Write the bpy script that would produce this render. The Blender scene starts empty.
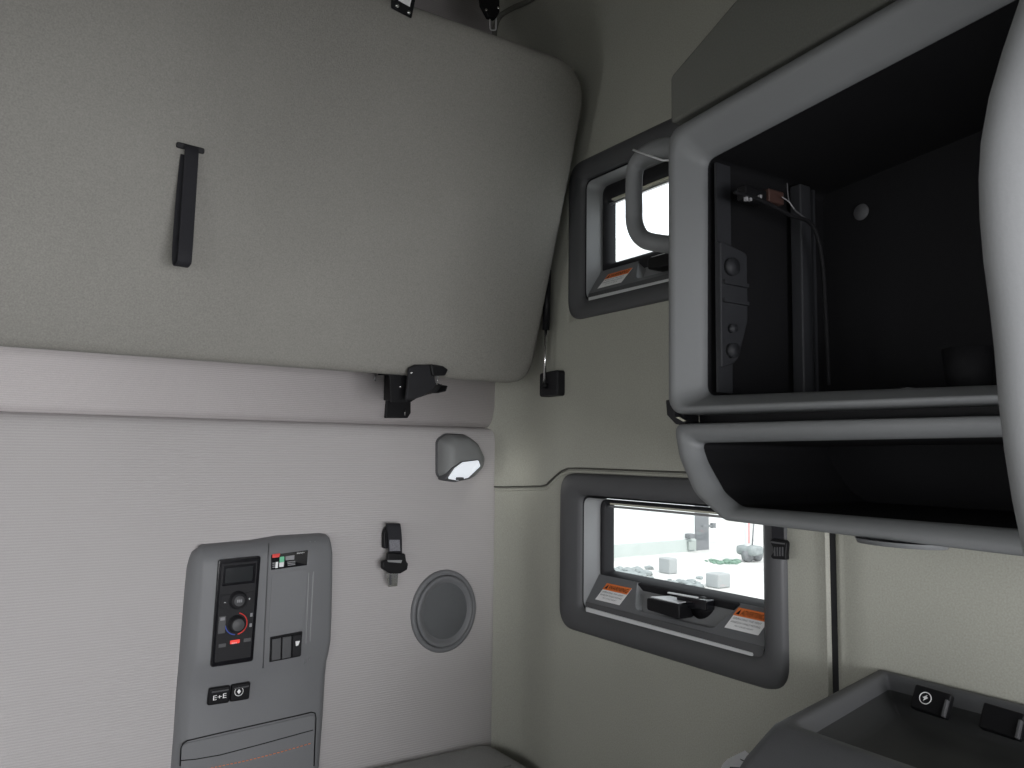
import bpy, bmesh, math, random
from mathutils import Vector as V
random.seed(7)
C=bpy.context.scene.collection
# ---------------------------------------------------------------- camera model (1024x768)
F=800.; CAM=V((-1.11,-1.75,1.48))
yaw,pit,roll=math.radians(33.5),math.radians(5.07),math.radians(.75)
cy,sy,cp,sp=math.cos(yaw),math.sin(yaw),math.cos(pit),math.sin(pit)
FW=V((sy*cp,cy*cp,sp)); r0=V((cy,-sy,0)); u0=V((-sy*sp,-cy*sp,cp))
RT=math.cos(roll)*r0+math.sin(roll)*u0; UP=math.cos(roll)*u0-math.sin(roll)*r0
def ray(x,y): return FW+RT*((x-512)/F)+UP*((384-y)/F)
def on(ax,v,x,y):
    d=ray(x,y); t=(v-CAM[ax])/d[ax]; return CAM+d*t
def onp(p,n,x,y):
    d=ray(x,y); t=(p-CAM).dot(n)/d.dot(n); return CAM+d*t
# ---------------------------------------------------------------- materials
def nodes(name):
    m=bpy.data.materials.new(name); m.use_nodes=True
    nt=m.node_tree; b=nt.nodes['Principled BSDF']; return m,nt,b
def plain(name,col,rough=.5,metal=0,spec=.5,emit=None):
    m,nt,b=nodes(name); b.inputs['Base Color'].default_value=(*col,1)
    b.inputs['Roughness'].default_value=rough; b.inputs['Metallic'].default_value=metal
    b.inputs['Specular IOR Level'].default_value=spec
    if emit: b.inputs['Emission Color'].default_value=(*emit[0],1); b.inputs['Emission Strength'].default_value=emit[1]
    return m
def grained(name,col,rough=.6,scale=900,bump=.15,var=.12,mottle=.08,ribs=None,spec=.3,dist=.001):
    m,nt,b=nodes(name); N=nt.nodes; L=nt.links
    tc=N.new('ShaderNodeTexCoord')
    n1=N.new('ShaderNodeTexNoise'); n1.inputs['Scale'].default_value=scale; n1.inputs['Detail'].default_value=3
    n2=N.new('ShaderNodeTexNoise'); n2.inputs['Scale'].default_value=3.2; n2.inputs['Detail'].default_value=5
    L.new(tc.outputs['Object'],n1.inputs['Vector']); L.new(tc.outputs['Object'],n2.inputs['Vector'])
    def mad(src,mul,add):
        q=N.new('ShaderNodeMath'); q.operation='MULTIPLY_ADD'; L.new(src,q.inputs[0]); q.inputs[1].default_value=mul; q.inputs[2].default_value=add; return q.outputs[0]
    a=mad(n1.outputs['Fac'],var*2,1-var); c=mad(n2.outputs['Fac'],mottle*2,1-mottle)
    mu=N.new('ShaderNodeMath'); mu.operation='MULTIPLY'; L.new(a,mu.inputs[0]); L.new(c,mu.inputs[1]); val=mu.outputs[0]
    h=n1.outputs['Fac']
    if ribs:
        w=N.new('ShaderNodeTexWave'); w.bands_direction='Z'; w.inputs['Scale'].default_value=ribs; w.inputs['Distortion'].default_value=.6
        w.inputs['Detail'].default_value=2; w.inputs['Detail Scale'].default_value=8
        L.new(tc.outputs['Object'],w.inputs['Vector'])
        d=mad(w.outputs['Fac'],.10,.95); m2=N.new('ShaderNodeMath'); m2.operation='MULTIPLY'; L.new(val,m2.inputs[0]); L.new(d,m2.inputs[1]); val=m2.outputs[0]
        ad=N.new('ShaderNodeMath'); ad.operation='ADD'; L.new(h,ad.inputs[0]); L.new(w.outputs['Fac'],ad.inputs[1]); h=ad.outputs[0]
    mx=N.new('ShaderNodeMix'); mx.data_type='RGBA'; mx.blend_type='MULTIPLY'; mx.inputs[0].default_value=1
    mx.inputs[6].default_value=(*col,1); L.new(val,mx.inputs[7]); L.new(mx.outputs[2],b.inputs['Base Color'])
    bp=N.new('ShaderNodeBump'); bp.inputs['Strength'].default_value=bump; bp.inputs['Distance'].default_value=dist
    L.new(h,bp.inputs['Height']); L.new(bp.outputs['Normal'],b.inputs['Normal'])
    b.inputs['Roughness'].default_value=rough; b.inputs['Specular IOR Level'].default_value=spec
    return m
def glass(name,tint=(1,1,1),refl=.06):
    m=bpy.data.materials.new(name); m.use_nodes=True; nt=m.node_tree; nt.nodes.clear()
    o=nt.nodes.new('ShaderNodeOutputMaterial'); t=nt.nodes.new('ShaderNodeBsdfTransparent'); g=nt.nodes.new('ShaderNodeBsdfGlossy')
    t.inputs[0].default_value=(*tint,1); g.inputs['Roughness'].default_value=.03
    x=nt.nodes.new('ShaderNodeMixShader'); x.inputs[0].default_value=refl
    nt.links.new(t.outputs[0],x.inputs[1]); nt.links.new(g.outputs[0],x.inputs[2]); nt.links.new(x.outputs[0],o.inputs[0]); return m
M={}
M['back']=grained('back_wall_cloth',(.44,.421,.42),.9,700,.25,.16,.05,ribs=60,spec=.1)
M['strip']=grained('strip_cloth',(.50,.47,.47),.9,700,.25,.16,.05,ribs=75,spec=.1)
M['bunk']=grained('bunk_vinyl',(.232,.226,.206),.55,380,.4,.32,.12,spec=.3)
M['side']=grained('side_trim',(.36,.36,.315),.6,380,.3,.24,.14,spec=.25)
M['ceil']=grained('ceiling_cloth',(.19,.19,.17),.9,420,.2,.14,.1,spec=.1)
M['panel']=grained('grey_plastic',(.160,.163,.17),.5,900,.15,.1,.04,spec=.4)
M['lampb']=grained('lamp_plastic',(.20,.205,.205),.5,900,.1,.06,.03,spec=.4)
M['dot']=plain('dull_dot',(.07,.07,.075),.7)
M['cab']=grained('cabinet_plastic',(.16,.166,.17),.5,900,.12,.08,.04,spec=.4)
M['cabtop']=grained('cabinet_cloth',(.115,.117,.106),.9,420,.25,.18,.1,spec=.1)
M['bezel']=grained('window_bezel',(.075,.076,.08),.5,900,.15,.1,.04,spec=.4)
M['well']=grained('window_well',(.23,.235,.24),.42,900,.1,.08,.04,spec=.5)
M['sill']=grained('window_sill',(.12,.124,.13),.42,900,.1,.08,.04,spec=.5)
M['black']=plain('black_plastic',(.007,.007,.008),.45,spec=.2)
M['rubber']=plain('rubber',(.014,.014,.016),.6,spec=.25)
M['gloss']=plain('gloss_black',(.008,.008,.01),.12)
M['dark']=grained('bay_liner',(.008,.008,.009),.75,600,.2,.3,.2,spec=.15)
M['dark2']=grained('bay_bracket',(.022,.023,.026),.6,600,.2,.2,.2,spec=.3)
M['console']=grained('console_plastic',(.085,.087,.092),.5,700,.3,.15,.08,spec=.4)
M['tray']=grained('tray_liner',(.028,.029,.030),.6,600,.3,.2,.1,spec=.3)
M['web']=grained('belt_webbing',(.018,.018,.022),.7,1500,.6,.4,.1,spec=.3)
M['chrome']=plain('chrome',(.7,.7,.7),.2,1)
M['steel']=plain('brushed_steel',(.45,.45,.46),.35,1)
M['silver']=plain('silver_trim',(.66,.67,.68),.28,.1)
M['white']=plain('white_print',(.8,.8,.8),.5)
M['paper']=plain('paper',(.9,.9,.93),.8)
M['lens']=plain('lamp_lens',(.72,.75,.80),.25,emit=((.9,.95,1),.45))
M['orange']=plain('orange_print',(.72,.17,.03),.5)
M['red']=plain('red_print',(.7,.04,.03),.4)
M['redlit']=plain('red_backlit',(.7,.04,.03),.4,emit=((1,.06,.04),.45))
M['blue']=plain('blue_print',(.05,.09,.4),.4)
M['green']=plain('green_print',(.15,.55,.32),.5)
M['cream']=plain('cream_seal',(.5,.49,.40),.6)
M['stitch']=plain('orange_thread',(.75,.22,.08),.7)
M['glass']=glass('pane_glass')
M['mattress']=grained('mattress_cloth',(.36,.36,.355),.9,350,.5,.2,.15,spec=.1)
M['pillar']=grained('pillar_cover',(.2,.205,.21),.6,500,.1,.05,.05,spec=.3)
M['scrap']=plain('dull_white',(.25,.25,.26),.7)
M['ground']=grained('yard_concrete',(.62,.62,.60),.9,1.2,.1,.25,.2,spec=.1)
M['bldg']=grained('white_cladding',(.72,.75,.74),.8,2,.1,.05,.05,spec=.1)
M['bgrey']=plain('grey_cladding',(.20,.21,.22),.7)
M['rub']=grained('rubble',(.30,.33,.33),.9,8,.4,.4,.3,spec=.1)
M['veg']=grained('weeds',(.20,.30,.24),.9,8,.4,.4,.3,spec=.1)
M['floorm']=grained('floor_mat',(.03,.03,.03),.9,200,.3,.3,.1,spec=.1)
# ---------------------------------------------------------------- mesh helpers
def link(name,me,parent=None,smooth=False,mat=None,bevel=0,seg=2,auto=None,kind=None):
    o=bpy.data.objects.new(name,me); C.objects.link(o)
    if mat: me.materials.append(mat)
    if parent is not None: o.parent=parent
    if smooth:
        for p in me.polygons: p.use_smooth=True
    if bevel:
        b=o.modifiers.new('bevel','BEVEL'); b.width=bevel; b.segments=seg; b.limit_method='ANGLE'; b.angle_limit=math.radians(35)
        for p in me.polygons: p.use_smooth=True
        w=o.modifiers.new('wn','WEIGHTED_NORMAL'); w.keep_sharp=True
    if kind: o['kind']=kind
    return o
def mk(name,vs,fs,mat,parent=None,recalc=True,**k):
    me=bpy.data.meshes.new(name); me.from_pydata([tuple(v) for v in vs],[],fs); me.update()
    if recalc:
        bm=bmesh.new(); bm.from_mesh(me); bmesh.ops.recalc_face_normals(bm,faces=bm.faces); bm.to_mesh(me); bm.free()
    return link(name,me,parent,mat=mat,**k)
def tag(o,label,cat=None,group=None,kind=None):
    if label: o['label']=label
    if cat: o['category']=cat
    if group: o['group']=group
    if kind: o['kind']=kind
    return o
def empty(name,loc=(0,0,0)):
    o=bpy.data.objects.new(name,None); C.objects.link(o); o.empty_display_size=.05
    o.location=loc; bpy.context.view_layer.update(); return o
def adopt(e):   # parts are built in world space; keep them there under an Empty placed at the thing's base
    for c in e.children: c.matrix_parent_inverse.identity(); c.location=-V(e.location)
def prism(name,pts,d,mat,parent=None,**k):
    pts=[V(p) for p in pts]; d=V(d); n=len(pts)
    fs=[list(range(n)),list(range(2*n-1,n-1,-1))]+[[i,(i+1)%n,(i+1)%n+n,i+n] for i in range(n)]
    return mk(name,pts+[p+d for p in pts],fs,mat,parent,**k)
def box(name,a,b,mat,parent=None,**k):
    a,b=V(a),V(b)
    return prism(name,[(a.x,a.y,a.z),(b.x,a.y,a.z),(b.x,b.y,a.z),(a.x,b.y,a.z)],(0,0,b.z-a.z),mat,parent,**k)
def obox(name,c,ax,ay,az,mat,parent=None,**k):   # oriented box from half-axes
    c,ax,ay,az=V(c),V(ax),V(ay),V(az)
    return prism(name,[c-ax-ay-az,c+ax-ay-az,c+ax+ay-az,c-ax+ay-az],az*2,mat,parent,**k)
def rpoly(pts,r,n=6):     # 2D polygon with rounded corners; r number or list
    out=[]; m=len(pts)
    for i in range(m):
        p=V((*pts[i],)).to_2d() if False else V(pts[i]); a=V(pts[i-1]); b=V(pts[(i+1)%m])
        ri=r[i] if isinstance(r,(list,tuple)) else r
        da,db=(a-p),(b-p); la,lb=da.length,db.length; da.normalize(); db.normalize()
        ang=da.angle(db); t=min(ri/max(math.tan(ang/2),1e-4),la*.49,lb*.49)
        p0,p1=p+da*t,p+db*t
        for k in range(n+1):
            s=k/n; out.append((1-s)**2*p0+2*s*(1-s)*p+s*s*p1)
    return out
def inset(pts,c,f): return [c+(p-c)*f for p in pts]
def offs(pts,d):  # inward offset of convex 2D poly
    m=len(pts); cen=sum((V(p) for p in pts),V((0,0)))/m; L=[]
    for i in range(m):
        a,b=V(pts[i]),V(pts[(i+1)%m]); e=(b-a).normalized(); nrm=V((-e.y,e.x))
        if nrm.dot(cen-a)<0: nrm=-nrm
        L.append((a+nrm*d,e))
    out=[]
    for i in range(m):
        a,e=L[i-1]; b,f=L[i]; det=e.x*(-f.y)+f.x*e.y
        w=b-a; s=(w.x*(-f.y)+f.x*w.y)/det; out.append(a+e*s)
    return out
def loft(name,rings,mat,parent=None,cap0=False,cap1=False,closed=True,**k):
    n=len(rings[0]); vs=[V(p) for r in rings for p in r]; fs=[]
    for i in range(len(rings)-1):
        for j in range(n if closed else n-1):
            fs.append([i*n+j,i*n+(j+1)%n,(i+1)*n+(j+1)%n,(i+1)*n+j])
    if cap0: fs.append(list(range(n))[::-1])
    if cap1: fs.append([(len(rings)-1)*n+j for j in range(n)])
    k.setdefault('smooth',True)
    return mk(name,vs,fs,mat,parent,**k)
def SY(p,x): return (x,p[0],p[1])    # side wall: 2D (y,z) at depth x
def BY(p,y): return (p[0],y,p[1])    # back wall: 2D (x,z) at depth y
def tube(name,pts,r,mat,parent=None,n=10,flat=None,**k):
    pts=[V(p) for p in pts]; rings=[]; up=None
    for i,p in enumerate(pts):
        t=(pts[min(i+1,len(pts)-1)]-pts[max(i-1,0)]).normalized()
        if up is None:
            up=V((0,0,1)) if abs(t.z)<.9 else V((1,0,0))
        a=t.cross(up).normalized(); b=a.cross(t).normalized(); up=b
        ri=r[i] if isinstance(r,(list,tuple)) else r
        fa,fb=flat if flat else (1,1)
        rings.append([p+a*math.cos(2*math.pi*j/n)*ri*fa+b*math.sin(2*math.pi*j/n)*ri*fb for j in range(n)])
    return loft(name,rings,mat,parent,cap0=True,cap1=True,**k)
def smoothpath(pts,n=8):
    pts=[V(p) for p in pts]; out=[]
    P=[pts[0]]+pts+[pts[-1]]
    for i in range(1,len(P)-2):
        for k in range(n):
            t=k/n; a,b,c,d=P[i-1],P[i],P[i+1],P[i+2]
            out.append(.5*((2*b)+(c-a)*t+(2*a-5*b+4*c-d)*t*t+(3*b-a-3*c+d)*t**3))
    out.append(pts[-1]); return out
def ring2(c,r,n=40,ry=None): return [V((c[0]+r*math.cos(2*math.pi*i/n),c[1]+(ry or r)*math.sin(2*math.pi*i/n))) for i in range(n)]
def text(name,s,origin,ux,uy,h,mat,parent=None,width=None,lift=.0006):
    cu=bpy.data.curves.new('t','FONT'); cu.body=s; cu.size=1; to=bpy.data.objects.new('t',cu); C.objects.link(to)
    dg=bpy.context.evaluated_depsgraph_get(); me=bpy.data.meshes.new_from_object(to.evaluated_get(dg)); bpy.data.objects.remove(to)
    xs=[v.co.x for v in me.vertices]; ys=[v.co.y for v in me.vertices]
    x0,x1,y0,y1=min(xs),max(xs),min(ys),max(ys)
    ux,uy=V(ux).normalized(),V(uy).normalized(); n=ux.cross(uy); o=V(origin)
    sx=(width/(x1-x0)) if width else h/(y1-y0); syy=h/(y1-y0)
    for v in me.vertices: v.co=o+ux*(v.co.x-x0)*sx+uy*(v.co.y-y0)*syy+n*lift
    me.materials.clear()
    return link(name,me,parent,mat=mat)
# ================================================================ THE CAB
XL,YF,ZC=-2.25,-3.0,2.75
box('floor',(XL-.05,YF-.05,-.05),(.05,.1,0),M['floorm'],kind='structure')
box('ceiling',(XL-.05,YF-.05,ZC),(.05,.1,ZC+.05),M['ceil'],kind='structure')
# side wall as a height field with real openings for the two windows
WY0,WY1=-.288,-.8955
W1=(1.100,1.4425); W2=(1.775,2.150)
seam=[(.03,1.3975),(-.0238,1.3984),(-.19,1.407),(-.2188,1.4109),(-.285,1.4445),(-.31,1.4515),(-.36,1.4525),(-.66,1.4515),(-1.0,1.4535)]
def seamz(y):
    for a,b in zip(seam,seam[1:]):
        if a[0]>=y>=b[0]: return a[1]+(b[1]-a[1])*(a[0]-y)/(a[0]-b[0])
    return seam[-1][1]
def wx(y,z):
    x=0.0; q_=min(1,max(0,(y+.28)/.20)); x+=.029*q_*q_*(3-2*q_)
    r=.22; s=-.105
    if y>s: t=min(y-s,r*.999); x-=r-math.sqrt(r*r-t*t)
    r2=.3; s2=ZC-.3
    if z>s2: t=min(z-s2,r2*.999); x-=r2-math.sqrt(r2*r2-t*t)
    if y>-.968 and z>seamz(y): x-=.003
    g=-.9755
    if abs(y-g)<.0065: x+=.016
    elif 0<y-g<.03: x-=.004*((.03-(y-g))/.0235)**1.5
    elif -.03<y-g<0: x+=.003
    return x
ys=[.045,.04,.03,.022,.015,.008,0,-.008,-.016,-.024,-.032,-.04]+[-.04-.01*i for i in range(1,91)]
ys+=[-.944,-.950,-.955,-.960,-.964,-.967,-.9688,-.9692,-.9755,-.9818,-.9822,-.99,-1.0,-1.01]+[-1.01-.03*i for i in range(1,68)]
zs=[0,.3,.6]+[.6+.02*i for i in range(1,30)]+[1.2+.01*i for i in range(0,16)]+[1.36+.004*i for i in range(0,28)]+[1.48+.02*i for i in range(0,64)]
zs=[z for z in zs if z<=ZC-.001]+[ZC]
vs=[];fs=[]
for y in ys:
    for z in zs: vs.append((wx(y,z),y,z))
nz=len(zs)
def hole(yc,zc):
    for (a,b) in (W1,W2):
        if -2.82<yc<-1.98 and 1.05<zc<1.62: return True
        if WY1+.018<yc<WY0-.018 and a+.018<zc<b-.018: return True
    return False
for i in range(len(ys)-1):
    for j in range(nz-1):
        if not hole((ys[i]+ys[i+1])/2,(zs[j]+zs[j+1])/2): fs.append([i*nz+j,(i+1)*nz+j,(i+1)*nz+j+1,i*nz+j+1])
w=mk('wall_right',vs,fs,M['side'],smooth=True,kind='structure',recalc=False)
sd=w.modifiers.new('solid','SOLIDIFY'); sd.thickness=.04; sd.offset=1
w.data.update()
if w.data.polygons[0].normal.x<0: sd.offset=-1
fine=[(y_/1000,seamz(y_/1000)) for y_ in range(8,-968,-6)]
# bead coloured dark as the shadow in the panel seam, wall-coloured bead below
tube('trim_1',[(wx(y,z+.008)+.0006,y,z) for y,z in fine],.0022,plain('seam_shadow_dark',(.06,.06,.05),.8),n=6,kind='structure')
tube('trim_2',[(wx(y,z-.010)+.0012,y,z-.0068) for y,z in fine],.0042,M['side'],n=6,kind='structure')
prism('trim_6',[(.006,-.9694,.3),(.006,-.9816,.3),(.006,-.9816,ZC-.3),(.006,-.9694,ZC-.3)],(.008,0,0),M['rubber'],kind='structure')
# top corner headliner lip behind bunk
pp=[on(0,-.03,*q) for q in ((494,42),(497,30),(503,18),(514,9),(528,3),(545,-5),(570,-20))]
tube('trim_3',smoothpath([(min(-.012,wx(p.y,p.z)-.004),min(p.y,.02),p.z) for p in pp]),.007,M['ceil'],n=8,kind='structure')
# back wall (upper ribbed cloth) + thick padded lower panel
prof=[]
vs=[];fs=[]
for i,x in enumerate((XL,-.0)):
    for z,y in ((0,.035),(1.50,.035),(1.548,.030),(1.553,.018),(1.565,.010),(1.60,.004),(1.64,.003),(2.5,.0),(2.62,-.02),(2.70,-.07),(ZC,-.17)): vs.append((x+(0 if i==0 else 0.012),y,z))
n=11
fs=[[j,j+1,n+j+1,n+j] for j in range(n-1)]
wb=mk('wall_back',vs,fs,M['strip'],smooth=True,kind='structure'); s_=wb.modifiers.new('solid','SOLIDIFY'); s_.thickness=.05; s_.offset=1 if wb.data.polygons[3].normal.y>0 else -1
rows=[]; 
for z,y in ((.3,.0),(1.0,.0),(1.45,.0),(1.515,.0),(1.532,.002),(1.542,.008),(1.547,.016),(1.549,.028)):
    rows.append([(XL,y,z)]+[(x,y,z) for x in (-1.6,-1.0,-.5,-.1)]+[(-.008,y,z),(.001,y+.002,z),(.007,y+.007,z),(.010,y+.014,z),(.010,y+.03,z)])
pb=loft('trim_4',rows,M['back'],closed=False,kind='structure')
box('wall_left',(XL-.05,YF,0),(XL,.05,1.15),M['side'],kind='structure')
wl=box('wall_left',(XL-.05,YF,1.85),(XL,.05,ZC),M['side'],kind='structure')
box('wall_left',(XL-.05,-1.9,1.15),(XL,-.95,1.85),M['side'],kind='structure')
box('wall_left',(XL-.05,-.25,1.15),(XL,.05,1.85),M['side'],kind='structure')
box('wall_left',(XL-.05,-.95,1.44),(XL,-.25,1.85),M['side'],kind='structure')
mk('window_5',[(XL-.03,-.95,1.15),(XL-.03,-.25,1.15),(XL-.03,-.25,1.44),(XL-.03,-.95,1.44)],[[0,1,2,3]],M['glass'],kind='structure')
box('wall_left',(XL-.05,YF,1.15),(XL,-2.85,1.85),M['side'],kind='structure')
box('wall_front',(XL-.05,YF-.05,0),(.05,YF,.72),M['side'],kind='structure')
box('wall_front',(XL-.05,YF-.05,1.95),(.05,YF,ZC),M['side'],kind='structure')
mk('window_6',[(.03,-2.90,1.0),(.03,-1.90,1.0),(.03,-1.90,1.66),(.03,-2.90,1.66)],[[0,1,2,3]],M['glass'],kind='structure')
w3=mk('window_3',[(XL+.1,YF-.03,.72),(-.1,YF-.03,.72),(-.1,YF-.03,1.95),(XL+.1,YF-.03,1.95)],[[0,1,2,3]],M['glass'],kind='structure')
box('unseen_shade_shelf',(XL,YF,1.66),(-.02,-1.9,ZC),M['side'],kind='structure',bevel=.03)  # unseen overhead shelf, added to block windscreen light from the upper bunk
w4=mk('window_4',[(XL-.03,-2.85,1.15),(XL-.03,-1.9,1.15),(XL-.03,-1.9,1.85),(XL-.03,-2.85,1.85)],[[0,1,2,3]],M['glass'],kind='structure')
# ---------------------------------------------------------------- side windows
def window(nm,z0,z1,full,WY0=WY0,WY1=WY1,ol=0,ob=0,ti=0,bi=0):
    e=empty(nm,(0,(WY0+WY1)/2,z0)); e['kind']='structure'
    yL,yR=WY0,WY1
    H=z1-z0
    R=[(yR,z0),(yL,z0),(yL,z1),(yR,z1)]
    def rr(l,r,b,t,rad): return rpoly([(yR+r,z0+b),(yL-l,z0+b),(yL-l,z1-t),(yR+r,z1-t)],rad,8)
    rings=[[SY(p,.004) for p in rr(ol,0,ob,0,.048)],[SY(p,-.008) for p in rr(ol+.002,.002,ob+.002,.002,.047)],[SY(p,-.013) for p in rr(ol+.008,.007,ob+.007,.008,.043)],
           [SY(p,-.013) for p in rr(max(.036,ol+.012),.030,.034,.036,.032)],[SY(p,-.008) for p in rr(.060,.040,.042,.046,.026)],[SY(p,-.004) for p in rr(.071,.045,.048,.047,.022)],[SY(p,.010) for p in rr(.073,.046,.050,.049,.021)]]
    loft('bezel',rings,M['bezel'],e)
    # dark joint then lighter well
    j=[[SY(p,-.001) for p in rr(.070,.043,.047,.045,.022)],[SY(p,.006) for p in rr(.077,.050,.053,.052,.02)],[SY(p,.06) for p in rr(.077,.05,.053,.052,.02)]]
    loft('joint_seal',j,M['rubber'],e)
    well=[[SY(p,.000) for p in rr(.077,.049,.053,.053,.020)],[SY(p,.012) for p in rr(.080,.051,.056,.054,.020)],[SY(p,.046) for p in rr(.082,.053,.100,.057,.022)],[SY(p,.05) for p in rr(.084,.055,.11,.058,.022)]]
    loft('well',well,M['well'],e)
    pf=[[SY(p,.046) for p in rr(.078,.050,.105,.056,.022)],[SY(p,.040) for p in rr(.086,.056,.116,.060,.018)],[SY(p,.040) for p in rr(.090,.058,.119+bi*.5,.062+ti*.8,.016)],[SY(p,.046) for p in rr(.094,.066,.122+bi,.064+ti,.014)],
        [SY(p,.050) for p in rr(.096,.074,.125+bi,.065+ti,.010)],[SY(p,.060) for p in rr(.098,.090,.128+bi,.066+ti,.008)],[SY(p,.068) for p in rr(.098,.092,.130+bi,.066+ti,.008)]]
    loft('pane_frame',pf,M['rubber'],e)
    g=rr(.090,.064,.120,.060,.006)
    prism('pane',[SY(p,.068) for p in g],(.004,0,0),M['glass'],e)
    # cream roller-blind cassette and hinge rail above the pane
    prism('blind_cassette',[SY(p,.046) for p in [(yL-.108,z1-ti-.068),(yR+.09,z1-ti-.068),(yR+.09,z1-ti-.0585),(yL-.108,z1-ti-.0585)]],(.012,0,0),M['cream'],e,bevel=.002)
    prism('hinge_rail',[SY(p,.050) for p in [(yL-.096,z1-ti-.0745),(yR+.09,z1-ti-.0745),(yR+.09,z1-ti-.070),(yL-.096,z1-ti-.070)]],(.008,0,0),M['steel'],e,bevel=.001)
    # sill panel with notch: slopes from (x=.040, z0+.118) to (x=.006,z0+.056)
    zt,zb=z0+.122,z0+.066; xt,xb=.040,.004
    def S(y,z,l=0):
        s=(z-zb)/(zt-zb); x=xb+(xt-xb)*s
        nx=V((-(zt-zb),0,(xt-xb))).normalized(); return V((x,y,z))+nx*l
    yc=(yL+yR)/2-.034
    a=[(yL-.078,zb),(yc+.085,zb)]; 
    notch=rpoly([(yc+.135,zt),(yc+.108,z0+.0735),(yc-.100,z0+.0735),(yc-.140,zt)],[.004,.024,.024,.004],6)
    outl=[(yL-.080,zb),(yL-.080,zt),(yL-.090,zt)]+[tuple(p) for p in notch[1:-1]]+[(yR+.052,zt),(yR+.050,zb)]
    d=V(((zt-zb),0,-(xt-xb))).normalized()*.006
    prism('sill_panel',[S(y,z) for y,z in outl],d,M['sill'],e,bevel=.0015)
    # scoop behind the notch
    r1=[S(p.x,p.y,-.001) for p in notch]; r2=[S(p.x*1+(yc-p.x)*.05,p.y,-.006)+V((.01,0,-.002)) for p in notch]; r3=[S(p.x+(yc-p.x)*.16,p.y,0)+V((.030,0,-.003)) for p in notch]
    r4=[S(p.x+(yc-p.x)*.3,p.y,0)+V((.044,0,.002)) for p in notch]
    loft('scoop',[r1,r2,r3,r4],M['well'],e,closed=False)
    prism('latch_base',[SY(p,.052) for p in [(yc+.112,z0+.076),(yc-.118,z0+.076),(yc-.13,z0+.121),(yc+.125,z0+.121)]],(.02,0,0),M['black'],e,bevel=.003)
    # latch handle: body, top-facet highlight painted as a silver plate, lever
    hc=V((.012,yc+.006,z0+.096))
    hb=prism('latch_handle',[SY(p,-.006) for p in rpoly([(hc.y+.052,hc.z-.014),(hc.y-.036,hc.z-.018),(hc.y-.036,hc.z+.010),(hc.y+.052,hc.z+.010)],.006,4)],(.044,0,0),M['black'],e,bevel=.003)
    prism('cap',[(.0,hc.y+.046,hc.z+.0105),(-.003,hc.y-.030,hc.z+.0105),(.030,hc.y-.034,hc.z+.0125),(.032,hc.y+.026,hc.z+.0125)],(0,0,.0015),M['silver'],hb)
    obox('lever',(.028,hc.y-.045,hc.z+.012),(.012,0,0),(0,.038,-.001),(0,0,.010),M['gloss'],e,bevel=.003)
    obox('lever_edge',(.018,hc.y-.022,hc.z+.0235),(.0028,0,0),(0,.038,-.001),(0,0,.0012),M['silver'],e,bevel=.0005)
    tube('latch_boss',[(.026,hc.y-.055,z0+.10),(.056,hc.y-.055,z0+.10)],.020,M['black'],e,n=24)
    # silver bar along the bottom
    prism('sill_trim',[(-.003,yL-.088,z0+.0555),(-.003,yR+.072,z0+.0525),(-.006,yR+.070,z0+.0475),(-.006,yL-.092,z0+.0475)],(.006,0,.002),M['silver'],e,bevel=.001)
    prism('sill_rail',[(.002,yL-.082,z0+.066),(.002,yR+.052,z0+.066),(-.0045,yR+.052,z0+.044),(-.0045,yL-.086,z0+.044)],(.01,0,0),M['bezel'],e,bevel=.001)
    # warning stickers
    def sticker(y0,y1,word,zz0,zz1,lab):
        n=(S(0,zt)-S(0,zb)).normalized()
        q=[S(y0,zz0,.0008),S(y1,zz0-.0005,.0008),S(y1-.016,zz1,.0008),S(y0-.018,zz1,.0008)]
        q=[S(y0,zz0,.0010),S(y1,zz0,.0010),S(y1-.014,zz1,.0010),S(y0-.014,zz1,.0010)]
        st=prism('warning_sticker',q,-V(d).normalized()*-.0006,M['white'],e); st['label']=lab
        up=(q[3]-q[0]); ux=(q[1]-q[0]); wd=ux.length
        b0=q[0]+up*.62; off=-V(d).normalized()
        prism('sticker_band',[b0+off*.0003,b0+ux+off*.0003,b0+ux+up*.38+off*.0003,b0+up*.38+off*.0003],off*.0003,M['orange'],st)
        t0=b0+up*.07
        tri=[t0+ux*.05,t0+ux*.15,t0+ux*.115+up*.24]
        prism('warning_triangle',[p+off*.0008 for p in tri],off*.0003,M['black'],st)
        text('sticker_word',word,t0+ux*.19+off*.0006,ux,up,up.length*.22,M['black'],st,width=wd*.76)
        for k,(ln,s0) in enumerate(((.84,.06),(.88,.06),(.55,.25))):
            text('fine_print',('OPERATING THE VENT','WINDOW WHILE MOVING','MAY CAUSE INJURY')[k],q[0]+up*(.45-.17*k)+ux*s0+off*.0006,ux,up,up.length*.085,M['sill'],st,width=wd*ln)
    if full: 
        sticker(yL-.106,yL-.184,'WARNING',z0+.074,z0+.108,'orange and white warning sticker at the left end of the sill')
        sticker(yL-.461,yL-.535,'ADVERTENCIA',z0+.0795,z0+.114,'orange and white ADVERTENCIA sticker at the right end of the sill')
    else:
        sticker(yL-.106,yL-.184,'WARNING',z0+.074,z0+.106,'orange and white warning sticker at the left end of the sill')
        sticker(yL-.461,yL-.535,'ADVERTENCIA',z0+.0795,z0+.114,'orange and white ADVERTENCIA sticker at the right end of the sill')
    tag(e,'lower side window with sunlit yard outside, two warning stickers and black latch' if full else 'upper side window, blank white daylight behind it, half hidden by the overhead cabinet')
    adopt(e)
window('window_1',W1[0],W1[1],True)
window('window_2',W2[0],W2[1],False,-.292,-.900,.020,.009,.026,.012)
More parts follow.
